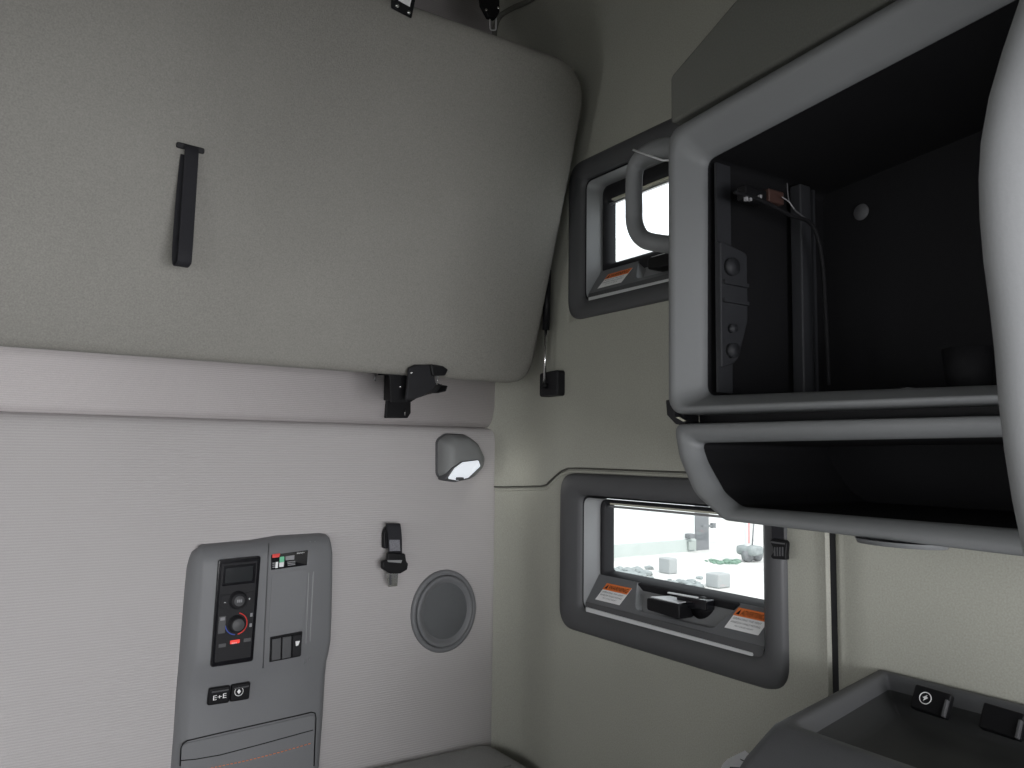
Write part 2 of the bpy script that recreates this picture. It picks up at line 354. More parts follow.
# ---------------------------------------------------------------- upper bunk folded against back wall
e=empty('upper_bunk',(-1.1,-.2,1.655))
A=V((0,-.218,1.641)); B=V((0,-.442,2.325)); up=(B-A); Lh=up.length; up.normalize(); nf=V((0,-up.z,up.y)) # outward (towards room)
if nf.y>0: nf=-nf
x0,x1=XL+.06,-.043
def BU(p,d): return V((p[0],0,0))+V((0,A.y,A.z))+up*p[1]+nf*d
def bring(i,d,r=.075): return [BU(p,d) for p in rpoly([(x0+i,i),(x1-i,i),(x1-i,Lh-i),(x0+i,Lh-i)],[.06,.062,.10,.06],10)]
loft('base_panel',[bring(.03,-.035),bring(.006,-.03),bring(0,-.018),bring(.003,-.008),bring(.010,-.002),bring(.022,0),bring(.06,.0005)],M['bunk'],e,cap0=True,cap1=True)
loft('mattress',[bring(.015,-.035),bring(.010,-.05),bring(.012,-.10),bring(.03,-.13)],M['mattress'],e,cap0=True,cap1=True)
# pull strap hanging plumb from a slot in the face
st=onp(BU((0,.3),0),nf,190,148)
sl=prism('strap_slot',[st+nf*.0+V((a,0,0))+up*b for a,b in rpolyxy] if False else [st+V((p.x,0,0))+up*p.y for p in rpoly([(-.023,-.004),(.023,-.006),(.023,.004),(-.023,.006)],.004,4)],nf*.007,M['rubber'],e,bevel=.002)
wv=.0115
def band(name,pts,hw,th,mat,parent,ux=V((1,0,0))):
    rings=[]
    for i,p in enumerate(pts):
        t=(pts[min(i+1,len(pts)-1)]-pts[max(i-1,0)]).normalized(); nn=t.cross(ux).normalized()
        rings.append([p-ux*hw-nn*th,p+ux*hw-nn*th,p+ux*hw+nn*th,p-ux*hw+nn*th])
    return loft(name,rings,mat,parent,cap0=True,cap1=True,smooth=False,bevel=.0006,seg=1)
o_=st+nf*.004
band('pull_strap',smoothpath([o_+V((0,0,-.002)),o_+V((0,-.012,-.01)),o_+V((-.001,-.012,-.10)),o_+V((-.003,-.016,-.185)),o_+V((-.0035,-.010,-.203)),o_+V((-.008,.006,-.196)),o_+V((-.006,.014,-.10)),o_+V((-.003,.006,-.012))],5),wv,.0012,M['web'],e,V((1,.12,0)).normalized())
# rest plate on its top edge
c=onp(BU((0,.3),0),nf,403,2)
c=c-up*.012
pl=prism('catch_plate',[c+V((a,0,0))+up*b for a,b in ((-.032,.06),(-.022,-.006),(.020,-.012),(.024,.06))],nf*.006,M['black'],e,bevel=.002)
pw=prism('catch_insert',[c+V((a,0,0))+up*b+nf*.0065 for a,b in ((-.020,.05),(-.012,.010),(.012,.006),(.014,.05))],nf*.001,M['white'],pl)
for a,b in ((-.013,.0005),(.012,-.004)): tube('rivet',[c+V((a,0,0))+up*b+nf*.005,c+V((a,0,0))+up*b+nf*.009],.0035,M['chrome'],pl,n=12)
tag(e,'large grey-green padded upper bunk folded up against the back wall','bunk')
adopt(e)
# hinge bracket below bunk
e=empty('hinge_bracket',(-.29,0,1.56))
P=lambda y,x,z:on(1,y,x,z)
prism('wall_plate',[P(-.004,*q) for q in ((388,376),(386,418),(408,418),(411,413),(411,400),(418,380),(410,372))],(0,.012,0),M['black'],e,bevel=.002)
sx=.0
def side_arm(x,th):
    pts=[(x,-.002,1.605),(x,-.03,1.603),(x,-.075,1.615),(x,-.12,1.618),(x,-.165,1.616),(x,-.20,1.618),(x,-.208,1.630),(x,-.18,1.634),(x,-.14,1.645),(x,-.08,1.662),(x,-.002,1.668)]
    return prism('arm',pts,(th,0,0),M['black'],e,bevel=.0015)
side_arm(-.318,.004); side_arm(-.262,.004)
cov=prism('arm_cover',[(-.313,-.19,1.634),(-.313,-.165,1.618),(-.313,-.12,1.615),(-.313,-.05,1.608),(-.313,-.03,1.618),(-.313,-.10,1.640)],(.052,0,0),M['rubber'],e,bevel=.002)
prism('seat_plate',[(-.335,-.004,1.664),(-.335,-.09,1.664),(-.235,-.09,1.664),(-.245,-.004,1.664)],(0,0,.006),M['black'],e,bevel=.001)
for x,z in ((400,387),(411,373)):
    p=P(-.208 if x<405 else -.245,x,z); tube('bolt',[p+V((0,.006,0)),p+V((0,-.004,0))],.0022,M['chrome'],e,n=10)
prism('latch_cover',[P(-.232,*q) for q in ((407,368),(413,365),(431,365),(434,385),(430,391),(421,396),(412,400),(404,400))],(0,-.010,0),M['rubber'],e,bevel=.003)
prism('latch_hook',[P(-.236,*q) for q in ((428,364.5),(441,366.5),(446,370),(443,376),(430,376.5))],(0,-.012,0),M['black'],e,bevel=.003)
prism('latch_web',[P(-.20,*q) for q in ((386,373),(391,374.5),(405,370),(412,367),(414,400),(404,402),(390,402),(389,377))],(0,-.005,0),M['black'],e,bevel=.001)
p=P(-.006,405,413); tube('bolt',[p+V((0,.0,.008)),p+V((0,0,-.006))],.0012,M['chrome'],e,n=8)
tag(e,'black metal hinge bracket under the raised bunk on the back wall','bracket'); adopt(e)
for i,(px,py,lab) in enumerate(((375,377,'small metal spring pin left of the black hinge bracket'),(437,380,'small metal spring pin right of the black hinge bracket'))):
    yd=-.008 if i==0 else -.225
    e=empty('spring_pin',P(yd,px,py+5))
    q=P(yd,px,py)
    coil=[q+V((.003*math.cos(k*.9),.003*math.sin(k*.9),.012-.0004*k)) for k in range(48)]
    tube('coil',coil,.0009,M['steel'],e,n=6)
    tube('tip',[q+V((0,0,.010)),q+V((0,0,-.010))],.0018,M['chrome'],e,n=8)
    tag(e,lab,'pin','spring pins under the bunk'); adopt(e)
# gas strut
e=empty('gas_strut',(-.02,-.247,1.63))
mc=on(0,-.01,553,384)
mp=[mc+V((.012,a,b)) for a,b in [tuple(p) for p in rpoly([(-.036,-.029),(.036,-.029),(.036,.027),(-.036,.030)],.008,4)]]
mt=prism('wall_mount',mp,(-.026,0,0),M['rubber'],e,bevel=.004)
a=mc+V((-.02,.006,-.004)); topp=V((-.058,-.338,1.98))
q1=on(0,-.035,545,332)
dd=(on(0,-.05,556,262)-a)
mid=on(0,-.032,546,330)
tube('rod',[a,mid],.0035,M['chrome'],e,n=12); tube('cylinder',[mid+(a-mid)*.0,mid+(mid-a).normalized()*.14],.0085,M['black'],e,n=14)
tube('ball_joint',[a+V((.012,0,0)),a+V((-.006,0,0))],.007,M['black'],e,n=12)
tag(e,'gas strut with thin steel rod on a square black wall mount','gas strut'); adopt(e)
# belt buckle at top
e=empty('belt_buckle',on(1,-.26,495,30))
b=[on(1,-.27,*q) for q in ((480,-18),(500,-18),(500,12),(496,19),(489,17),(482,4))]
band('webbing',[on(1,-.262,488,-60),on(1,-.262,489,-10)],.017,.0012,M['web'],e)
prism('buckle_body',b,(0,.014,0),M['black'],e,bevel=.003)
for px,py in ((486,10),(498,8)):
    p=on(1,-.271,px,py); tube('rivet',[p,p+V((0,-.002,0))],.003,M['chrome'],e,n=10)
tp=[on(1,-.262,*q) for q in ((490,14),(490,28),(492,30),(495,30),(496,28),(496,14))]
tube('tongue_loop',smoothpath(tp,4),.0014,M['silver'],e,n=8)
tag(e,'black belt buckle with small steel tongue hanging above the bunk, top of picture','buckle'); adopt(e)
# ---------------------------------------------------------------- reading lamp
e=empty('reading_lamp',(-.11,0,1.47))
o2=[(436,440),(445,434),(463,435),(473,443),(480,458),(478,468),(469,478),(455,481),(436,477)]
base=[V((P(0,*q).x,P(0,*q).z)) for q in o2]; base=rpoly(base,.02,6); cc=V((-.112,1.474))
def sc(f,dx=0,dz=0): return [cc+V(((p.x-cc.x)*f+dx,(p.y-cc.y)*f+dz)) for p in base]
loft('base_flange',[[BY(p,.004) for p in sc(1.03)],[BY(p,-.006) for p in sc(1.03)],[BY(p,-.008) for p in sc(.98)]],M['bezel'],e,cap1=True)
loft('lamp_body',[[BY(p,-.004) for p in sc(.99)],[BY(p,-.02) for p in sc(.97)],[BY(p,-.034) for p in sc(.90)],[BY(p,-.044) for p in sc(.74)],[BY(p,-.048) for p in sc(.5)]],M['lampb'],e,cap1=True)
lp=[(447,479),(453,468),(461,462),(477,460),(479,466),(468,478),(458,481)]
l2=rpoly([V((P(-.045,*q).x,P(-.045,*q).z)) for q in lp],.004,3)
def ly(p): return -.047+.25*max(0,(1.452-p.y))
loft('lens_surround',[[BY(p,ly(p)+.03) for p in inset(l2,V((-.098,1.447)),1.10)],[BY(p,ly(p)-.001) for p in inset(l2,V((-.098,1.447)),1.10)],[BY(p,ly(p)-.004) for p in inset(l2,V((-.098,1.447)),1.04)]],M['bezel'],e,cap1=True)
loft('lens',[[BY(p,ly(p)) for p in l2],[BY(p,ly(p)-.006) for p in inset(l2,V((-.098,1.447)),.96)]],M['lens'],e,cap1=True,smooth=False)
k=P(-.056,461,479); box('lamp_switch',k-V((.009,.0,.003)),k+V((.009,.012,.004)),M['bezel'],e,bevel=.002)
tag(e,'grey wedge reading lamp with frosted white lens on the back wall','reading lamp'); adopt(e)
# ---------------------------------------------------------------- speaker
e=empty('speaker',(-.144,0,1.10)); c=(-.1445,1.0995)
R=lambda f,y,dx=0:[BY(p,y) for p in ring2((c[0]+dx,c[1]),.0885*f,48,.0985*f)]
loft('trim_ring',[R(1,.002),R(1,-.006),R(.985,-.010),R(.90,-.011),R(.875,-.007),R(.87,.0)],M['panel'],e)
loft('surround',[R(.872,-.002),R(.865,-.011),R(.85,-.014),R(.80,-.015),R(.72,-.006,.003),R(.68,-.004,.004)],M['panel'],e)
loft('shadow_gap',[R(.885,-.0060),R(.862,-.0065)],M['black'],e)
g=grained('speaker_mesh',(.115,.12,.125),.6,1400,1,.5,.05,spec=.3)
loft('grille',[R(.70,-.004,.004),R(.5,-.007,.004),R(.25,-.009,.004)],g,e,cap1=True)
tag(e,'round grey speaker grille low on the back wall','speaker'); adopt(e)
# ---------------------------------------------------------------- belt tongue hung on back wall
e=empty('belt_loop',P(0,392,530))
w_=P(-.004,385,540)
prism('anchor_cover',[P(-.002,*q) for q in ((381,533),(383,527),(388,525),(399,528),(399,548),(381,548))],(0,-.014,0),M['black'],e,bevel=.004)
u_=V((1,0,-.05)).normalized()
band('webbing',smoothpath([P(-.016,392,548),P(-.022,393,530),P(-.030,393,524),P(-.036,394,528),P(-.034,395,540),P(-.030,395,553)],5),.0175,.0016,M['web'],e,u_)
band('webbing_stitch',[P(-.0345,394,533),P(-.0355,395,551)],.0135,.0008,grained('stitched_web',(.20,.20,.22),.7,900,1,.9,.1),e,u_)
bk=prism('tongue_body',[P(-.028,*q) for q in ((386,552),(403,553),(404,561),(406,563),(405,569),(398,573),(388,573),(380,568),(380,561),(385,559))],(0,-.014,0),M['black'],e,bevel=.003)
prism('tongue_slot',[P(-.0425,*q) for q in ((387,560),(402,560),(401,563),(388,562))],(0,-.0015,0),M['steel'],bk,bevel=.0005)
for a in (386,):
    prism('tongue',[P(-.034,*q) for q in ((386,573),(398,573),(397,586),(388,587))],(0,-.0022,0),M['chrome'],e,bevel=.0008)
prism('tongue_hole',[P(-.0366,*q) for q in ((389.5,575),(391.5,575),(391.5,585),(389.5,585))],(0,-.0004,0),M['bezel'],e)
tag(e,'black seat belt tongue on a short webbing loop beside the speaker','belt tongue'); adopt(e)
# ---------------------------------------------------------------- control panel
e=empty('control_panel',(-.6,0,.75))
rows_=[(1.3005,-.718,-.462,.0,0),(1.298,-.727,-.452,-.012,0),(1.292,-.735,-.445,-.026,.010),(1.280,-.7395,-.4405,-.036,.018),(1.26,-.7435,-.437,-.040,.02),(1.20,-.7455,-.4345,-.040,.022),(1.12,-.748,-.4335,-.040,.022),(1.07,-.7495,-.434,-.040,.022),(1.045,-.7505,-.4365,-.037,.022),(1.02,-.7515,-.440,-.030,.022),(.99,-.7525,-.442,-.026,.022),(.92,-.7535,-.4435,-.027,.022),(.80,-.757,-.449,-.030,.022),(.779,-.7575,-.4495,-.030,.022)]
R_=[]
for z,a,b_,d,i in rows_:
    tz=z-(.006 if z>1.25 else 0)
    tl=.012*(1 if z>1.25 else 0)
    i1=max(i,.003)
    R_.append([(a,.004,tz-tl),(a+.002,min(-.004,d*.35),tz-tl),(a+i1*.9,d*.9,z-tl),(a+i1*1.1+.004,d,z-tl),(a+.10,d,z-tl*.7),((a+b_)/2,d,z-tl*.4),(b_-.10,d,z-tl*.1),(b_-i1*.7-.004,d,z),(b_-i1*.45,d*.9,z),(b_-.002,min(-.004,d*.35),tz),(b_,.004,tz)])
loft('housing',R_,M['panel'],e,closed=False)
def py(z):
    for a,b_ in zip(rows_,rows_[1:]):
        if a[0]>=z>=b_[0]: return a[3]+(b_[3]-a[3])*(a[0]-z)/(a[0]-b_[0])
    return -.03
def PX(x,y,l=0):   # photo point carried onto the panel face, lifted l towards the room
    p=on(1,-.038,x,y)
    for _ in range(4): p=on(1,py(p.z)-l,x,y)
    return p
# grooves
for (a,b_) in (((269,541),(263,668)),):
    tube('groove_line',[PX(a[0]+(b_[0]-a[0])*t,a[1]+(b_[1]-a[1])*t,.0004) for t in (.02,.1,.2,.35,.5,.65,.8,.9,1)],.0014,M['bezel'],e,n=8)
for k,(a,b_) in enumerate((((310,541),(305,664)),((315,541),(309,660)))):
    q=[PX(a[0]+(b_[0]-a[0])*t,a[1]+(b_[1]-a[1])*t,.000) for t in (0,.3,.6,.8,1)]
    tube('ridge',q,.0016,M['well'],e,n=8)
# heater control
q=[PX(*k,0) for k in ((219,561),(259,557),(251,659),(211,665))]
yy=-.043
for v in q: v.y=-.0405
def HQ(u,v,l=0):
    a=q[0].lerp(q[1],u); b_=q[3].lerp(q[2],u); r=a.lerp(b_,v); return r+V((0,-l,0))
def hp(name,u0,v0,u1,v1,l,t,mat,par,r=.0015,bv=.0006):
    c2=[HQ(u0,v0),HQ(u1,v0),HQ(u1,v1),HQ(u0,v1)]; pts=rpoly([V((p.x,p.z)) for p in c2],r,4)
    return prism(name,[BY(p,-.0405-l) for p in pts],(0,-t,0),mat,par,bevel=bv)
hc_=hp('heater_control',-.03,-.015,1.03,1.015,-.004,.010,M['gloss'],e,.006,.002)
hp('face_plate',.05,.03,.95,.97,.0055,.0012,M['rubber'],hc_,.003)
hp('display',.09,.05,.91,.245,.0067,.0012,M['gloss'],hc_,.002)
hp('display_screen',.16,.075,.84,.22,.0079,.0003,plain('lcd',(.02,.022,.024),.15),hc_,.001)
for u0,u1,s in ((.09,.32,'-'),(.70,.93,'+')):
    hp('button',u0,.33,u1,.46,.0067,.0022,M['rubber'],hc_,.0015); p=HQ((u0+u1)/2-.04,.405,.0091); text('button_sign',s,p,(1,0,0),(0,0,1),.0008 if s=='-' else .004,M['white'],hc_,width=.004)
def knob(cu,cv,rad,h):
    c2=HQ(cu,cv); rr_=lambda r,l:[V((c2.x+r*math.cos(2*math.pi*i/28),-.0405-l,c2.z+r*math.sin(2*math.pi*i/28))) for i in range(28)]
    return loft('knob',[rr_(rad*1.12,.006),rr_(rad*1.12,.009),rr_(rad,.0095),rr_(rad*.97,.006+h),rr_(rad*.88,.0075+h)],M['rubber'],hc_,cap1=True),c2,rr_
kn,c2,rr_=knob(.51,.395,.0165,.014)
loft('knob_face',[rr_(.0105,.0217),rr_(.010,.0225)],M['bezel'],kn,cap1=True)
for k in range(3): box('knob_mark',(c2.x-.005+k*.0036,-.0636,c2.z-.0025),(c2.x-.0025+k*.0036,-.063,c2.z+.003),M['scrap'],kn)
kn,c2,rr_=knob(.52,.625,.0155,.016)
loft('knob_face',[rr_(.012,.0237),rr_(.0115,.0243)],M['bezel'],kn,cap1=True)
def arc(name,a0,a1,mat):
    pts=[]; n_=20
    for i in range(n_+1):
        a=math.radians(a0+(a1-a0)*i/n_); pts.append((c2.x+.0215*math.cos(a),-.0478,c2.z+.0215*math.sin(a)))
    tube(name,pts,.0012,mat,hc_,n=6)
arc('cold_arc',185,265,M['blue']); arc('warm_arc',-80,75,M['red'])
for v0,v1 in ((.535,.70),): hp('mode_button',.08,v0,.25,v1,.0067,.0018,M['bezel'],hc_,.001)
hp('mode_icon',.11,.545,.22,.575,.0086,.0003,M['scrap'],hc_,.0003,0)
for v in (.54,.64): hp('scale_icon',.86,v,.92,v+.035,.0067,.0004,M['scrap'],hc_,.0004,0)
hp('power_button',.40,.780,.64,.815,.0067,.0014,M['redlit'],hc_,.001)
p=HQ(.44,.815,.0084); text('power_word','OFF',p,(1,0,0),(0,0,1),.003,M['white'],hc_,width=.010)
hp('preset_button',.12,.80,.30,.835,.0067,.0008,M['bezel'],hc_,.001); hp('preset_button',.74,.78,.92,.815,.0067,.0008,M['bezel'],hc_,.001)
# decal
def pq(name,pts,l,t,mat,par,bv=0,r=None):
    v=[PX(*k) for k in pts]
    if r: v=[V((p.x,0,p.y)) for p in rpoly([V((p.x,p.z)) for p in v],r,4)]
    return prism(name,[V((p.x,py(p.z)-l,p.z)) for p in v],(0,-t,0),mat,par,bevel=bv)
dc=pq('decal',((271,555),(308,550),(307,565),(271,570)),.0004,.0008,M['gloss'],e,r=.0015); dc['label']='black instruction decal with red, green and white print'
pq('decal_red',((272.3,554.2),(280,553.2),(279,557),(272,558)),.0014,.0003,M['red'],dc,r=.001)
pq('decal_green',((279.5,557),(284,556.3),(284,562),(279.3,562.6)),.0014,.0003,M['green'],dc,r=.0015)
pq('decal_white',((279.2,562.2),(283.8,561.6),(283.4,566.6),(279,567)),.0014,.0003,M['white'],dc,r=.0015)
pq('decal_white',((275.5,562),(278,561.7),(277.5,567.8),(275,568)),.0014,.0003,M['white'],dc)
for k in range(3): pq('decal_white',((272.2,562.7+k*2),(274.8,562.4+k*2),(274.7,563.4+k*2),(272.1,563.7+k*2)),.0014,.0003,M['scrap'],dc)
pq('decal_box',((285.4,556.2),(294.2,555),(294,559.5),(285.4,560.3)),.0014,.0003,M['scrap'],dc)
for k in range(3): pq('decal_line',((287+.3*k,561.6+1.6*k),(295,560.9+1.5*k),(295,561.7+1.5*k),(287+.3*k,562.5+1.6*k)),.0014,.0003,M['scrap'],dc)
p=PX(296.8,553.9,.0016); text('decal_word','SAFETY',p,(1,0,.03),(0,0,1),.0030,M['white'],dc,width=.017)
pq('blank_plate',((272,573),(308,569),(303,628),(268,633)),.0003,.0012,M['panel'],e,bv=.0008,r=.006)
# switch bank
sb=pq('switch_bank',((270,637),(302,631),(300,656),(269,662)),-.002,.006,M['black'],e,bv=.001,r=.002)
for k in range(3):
    a=270.8+k*10.3; dy=-1.9*k
    pq('rocker_switch',((a+.4,638.8+dy),(a+9.2,637.2+dy),(a+8.6,658.4+dy),(a-.1,660+dy)),.0042,.004,M['bezel'] if k<2 else M['rubber'],sb,bv=.001)
pq('switch_icon',((294.2,640.5),(298.6,640),(297,644.5),(294.6,645.3)),.0084,.0003,M['white'],sb)
# socket pair
for k,(a,lab) in enumerate((((207.5,687.5),'E'),((230,684),'S'))):
    w2=22 if k==0 else 19.5
    s1=pq('socket_cover',((a[0]+.8,a[1]),(a[0]+w2,a[1]-3.2),(a[0]+w2-1.8,a[1]+13.8),(a[0]-1.4,a[1]+17)),.000,.012,M['black'],e,bv=.003,r=.004)
    pq('socket_hinge',((a[0]+3,a[1]+2.4),(a[0]+w2-2,a[1]-.2),(a[0]+w2-2.5,a[1]+1.3),(a[0]+2.6,a[1]+4)),.0122,.0015,M['bezel'],s1,bv=.0004)
    if k==0:
        p=PX(213,700.5,.0135); text('socket_icon','E→E' if False else 'E+E',p,(1,0,.08),(.0,0,1),.009,M['white'],s1,width=.026)
    else:
        c3=PX(239,691.5,.0135)
        tube('socket_icon',[c3+V((.0085*math.cos(t*.3142),0,.0085*math.sin(t*.3142))) for t in range(21)],.0007,M['white'],s1,n=5)
        prism('socket_icon',[c3+V(v) for v in ((-.004,0,.0),(0,0,.005),(.004,0,0),(0,0,-.005))],(0,-.0003,0),M['white'],s1)
# stowage pocket with dark joint lines and orange stitching
def pl_(name,pts,r,mat,l=.0,par=e,n=6): return tube(name,[PX(x,y,l) for x,y in pts],r,mat,par,n=n)
pk=pq('pocket_lid',((181.5,744),(314.5,714),(313,770),(180,782)),.0002,.003,M['panel'],e,bv=.001,r=.010)
pl_('joint_line',[(180,766),(180.6,755),(181,748),(183,743.5),(187,740.8),(220,733),(260,724),(300,715),(311,712.3),(315,713),(316,718),(315,740),(314,766)],.0013,M['black'],.001)
pl_('crease_line',[(181,760.5),(195,759.3),(220,755),(260,744.5),(300,733.5),(313,730)],.0011,M['black'],.003)
n_=26
for k in range(n_):
    t0,t1=k/n_,(k+.62)/n_
    f=lambda t:PX(211+(312-211)*t,768+(743-768)*t+1.5*math.sin(math.pi*t),.0035)
    tube('stitch',[f(t0),f(t1)],.0009,M['stitch'],pk,n=5)
for k in range(5):
    t0,t1=k/5,(k+.62)/5
    f=lambda t:PX(190+21*t,774-6*t,.0035); tube('stitch',[f(t0),f(t1)],.0009,M['stitch'],pk,n=5)
tag(e,'tall grey control panel with heater dial, switches and stitched pocket on back wall','control panel'); adopt(e)
# ---------------------------------------------------------------- lower bunk mattress
e=empty('bunk_mattress',(-1.1,-.45,0.6))
rows_=[]
def mrow(z,i): return rpoly([(XL+.03+i,-.92+i),(-.015-i,-.92+i),(-.015-i,-.012-i),(XL+.03+i,-.012-i)],.03,5)
loft('cushion',[[(p.x,p.y,z) for p in mrow(z,i)] for z,i in ((.60,.01),(.62,0),(.745,0),(.762,.004),(.772,.014),(.776,.03),(.777,.10))],M['mattress'],e,cap0=True,cap1=True)
for yy_ in (-.18,-.36,-.54,-.72):
    tube('quilt_seam',[(XL+.1,yy_,.7765),(-1.2,yy_-.004,.777),(-.06,yy_,.7765)],.0018,M['mattress'],e,n=6)
tag(e,'light grey quilted lower bunk mattress in the bottom corner','mattress'); adopt(e)
box('trim_5',(XL+.01,-.93,0),(-.005,-.0,.60),M['bezel'],kind='structure')
# ---------------------------------------------------------------- overhead cabinet
e=empty('overhead_cabinet',(-.16,-1.33,1.395))
XF=-.32; YR=-1.72
def SYr(pts,x): return [SY(p,x) for p in pts]
o4=[V((YR,1.531)),V((-.947,1.5385)),V((-.949,1.9445)),V((YR,2.011))]
i4=[V((YR+.03,1.545)),V((-.992,1.5635)),V((-.996,1.892)),V((YR+.03,1.960))]
mids=lambda f:[a.lerp(b,f) for a,b in zip(o4,i4)]
def RR(poly,rad,x): return [SY(p,x) for p in rpoly(poly,[.01,rad,rad,.01],8)]
loft('upper_frame',[RR(o4,.022,-.02),RR(o4,.022,XF+.012),RR(mids(.03),.024,XF+.004),RR(mids(.10),.026,XF-.002),RR(mids(.30),.03,XF-.006),RR(mids(.42),.03,XF-.002),RR(mids(.9),.018,XF+.018),RR(i4,.016,XF+.027),RR(i4,.016,XF+.032)],M['cab'],e)
loft('upper_bay',[RR(i4,.016,XF+.031),RR(i4,.016,-.03)],M['dark'],e,cap1=True,smooth=False)
# upholstered housing above
prism('upper_housing',[SY(p,XF+.008) for p in [(-.946,1.956),(-.946,2.027),(-1.064,2.083),(-1.30,2.188),(YR,2.39),(YR,2.014)]],(.30,0,0),M['cabtop'],e,bevel=.006)
prism('shadow_gap',[SY(p,XF+.045) for p in [(-.955,1.936),(-.955,1.960),(YR,2.02),(YR,2.0)]],(.25,0,0),M['black'],e)
# lower bin
lo=[V((YR,1.388)),V((-1.047,1.4005)),V((-.996,1.432)),V((-.969,1.48)),V((-.959,1.5255)),V((YR,1.521))]
li=[V((YR+.03,1.417)),V((-1.058,1.4185)),V((-1.030,1.435)),V((-1.002,1.474)),V((-.991,1.4995)),V((YR+.03,1.506))]
lm=lambda f:[a.lerp(b,f) for a,b in zip(lo,li)]
def RL(poly,rad,x): return [SY(p,x) for p in rpoly(poly,[.008,.03,.05,.05,rad,.008],6)]
loft('lower_frame',[RL(lo,.012,-.02),RL(lo,.012,XF+.010),RL(lm(.04),.012,XF+.000),RL(lm(.12),.012,XF-.003),RL(lm(.36),.012,XF-.004),RL(lm(.6),.012,XF-.003),RL(lm(.92),.008,XF+.007),RL(li,.008,XF+.014),RL(li,.008,XF+.021)],M['cab'],e)
loft('lower_bay',[RL(li,.008,XF+.020),RL(li,.008,-.03)],M['dark'],e,cap1=True,smooth=False)
prism('shadow_gap',[SY(p,XF+.05) for p in [(-.96,1.515),(-.958,1.55),(YR,1.545),(YR,1.510)]],(.24,0,0),M['black'],e)
# grab handle
hx=-.285
hp_=smoothpath([(hx+.02,-.965,1.928),(hx,-.915,1.936),(hx,-.868,1.940),(hx,-.845,1.928),(hx,-.8405,1.90),(hx,-.8405,1.866),(hx,-.8425,1.838),(hx,-.859,1.813),(hx,-.895,1.797),(hx+.02,-.965,1.778)],6)
n_=len(hp_)
gh=tube('grab_handle',hp_,[.020-.0065*min(1,i/18) for i in range(n_)],M['cab'],e,n=14)
tube('handle_rod',[(hx-.016,-.8565,1.949),(hx-.014,-.918,1.914),(hx-.012,-.95,1.905)],.0016,M['silver'],e,n=8)
# latch at the lower left corner
lt=prism('corner_latch',[SY(p,XF+.02) for p in rpoly([(-.945,1.552),(-.958,1.552),(-.958,1.53),(-.975,1.518),(-.945,1.535)],.002,3)],(.03,0,0),M['black'],e,bevel=.001)
c1,c2_=on(0,XF+.018,666,400),on(0,XF+.018,679,420)
prism('corner_clip',[on(0,XF+.012,*k) for k in ((665.5,400),(674,399),(674.5,415),(684,421),(679,425),(675,424),(666.5,415))],(.02,0,0),M['rubber'],e,bevel=.0015)
prism('clip_tip',[on(0,XF+.010,*k) for k in ((675.5,417.5),(679,417),(685.5,421),(683,421.5))],(.002,0,0),M['cream'],e,bevel=.0003)
# oval lens underneath
loft('underside_cap',[[(p.x,p.y,1.396) for p in ring2((XF+.02,-1.268),.03,24,.05)],[(p.x,p.y,1.391) for p in ring2((XF+.02,-1.268),.028,24,.047)],[(p.x,p.y,1.390) for p in ring2((XF+.02,-1.268),.015,24,.035)]],M['cab'],e,cap1=True)
# fittings inside the upper bay
def cb(name,a,b,mat,**k): return box(name,a,b,mat,e,**k)
ye=-1.005
cb('end_strip',(XF+.034,ye-.004,1.568),(XF+.062,ye,1.886),M['dark2'])
prism('end_bracket',[(p.x,ye-.010,p.y) for p in rpoly([(XF+.034,1.60),(XF+.066,1.61),(XF+.088,1.67),(XF+.088,1.765),(XF+.034,1.775)],[.004,.03,.02,.008,.004],6)],(0,.008,0),M['dark2'],e,bevel=.002)
for z,r in ((1.625,.010),(1.655,.006),(1.74,.012)):
    tube('bracket_boss',[(XF+.052,ye-.010,z),(XF+.052,ye-.018,z)],r,M['dark2'],e,n=16)
cb('bracket_rib',(XF+.036,ye-.016,1.69),(XF+.084,ye-.009,1.695),M['dark2']); cb('bracket_rib',(XF+.036,ye-.016,1.715),(XF+.084,ye-.009,1.72),M['dark2'])
cb('bay_post',(-.125,ye-.02,1.565),(-.10,ye,1.885),M['dark2'],bevel=.003)
cb('bay_rail',(-.085,ye-.012,1.565),(-.080,ye,1.885),M['dark2'])
tag(e,'large grey overhead cabinet with open dark bay and slim lower bin','overhead cabinet'); adopt(e)
# contents of the bay
e=empty('wiring_harness',(-.15,-1.05,1.80))
tube('wire',smoothpath([on(1,-1.06,*k) for k in ((787,183),(788,195),(790,203),(797,212),(810,221))],5),.0010,M['dot'],e,n=6)
tube('wire',smoothpath([on(1,-1.065,*k) for k in ((782,197),(789,202),(794,209))],5),.0008,M['scrap'],e,n=6)
c3=on(1,-1.05,772,198); obox('connector',c3,(.016,0,0),(0,.008,0),(0,0,.009),plain('brown_connector',(.05,.025,.02),.5),e,bevel=.002)
c3=on(1,-1.05,752,196); obox('connector',c3,(.022,0,0),(0,.008,0),(0,0,.010),M['black'],e,bevel=.003)
for k in (746,750,760): 
    c4=on(1,-1.06,k,198); obox('terminal',c4,(.002,0,0),(0,.002,0),(0,0,.004),M['scrap'],e)
tube('loom',smoothpath([on(1,-1.06,*k) for k in ((735,192),(760,200),(790,215),(812,225),(822,260),(826,320),(829,385))],5),.003,M['dark'],e,n=8)
tag(e,'loose wires and dark connectors high inside the overhead cabinet','wiring'); adopt(e)
e_=on(0,-.034,861,212); 
s=loft('round_sticker',[[V((-.0335,e_.y+.0125*math.cos(t*.314),e_.z+.0125*math.sin(t*.314))) for t in range(20)],[V((-.0345,e_.y+.012*math.cos(t*.314),e_.z+.012*math.sin(t*.314))) for t in range(20)]],M['dot'],None,cap0=True,cap1=True)
tag(s,'small round pale dot sticker on the back of the overhead cabinet bay','sticker')
cpx=on(2,1.556,970,378); cpx=V((-.17,-1.24,1.5565))
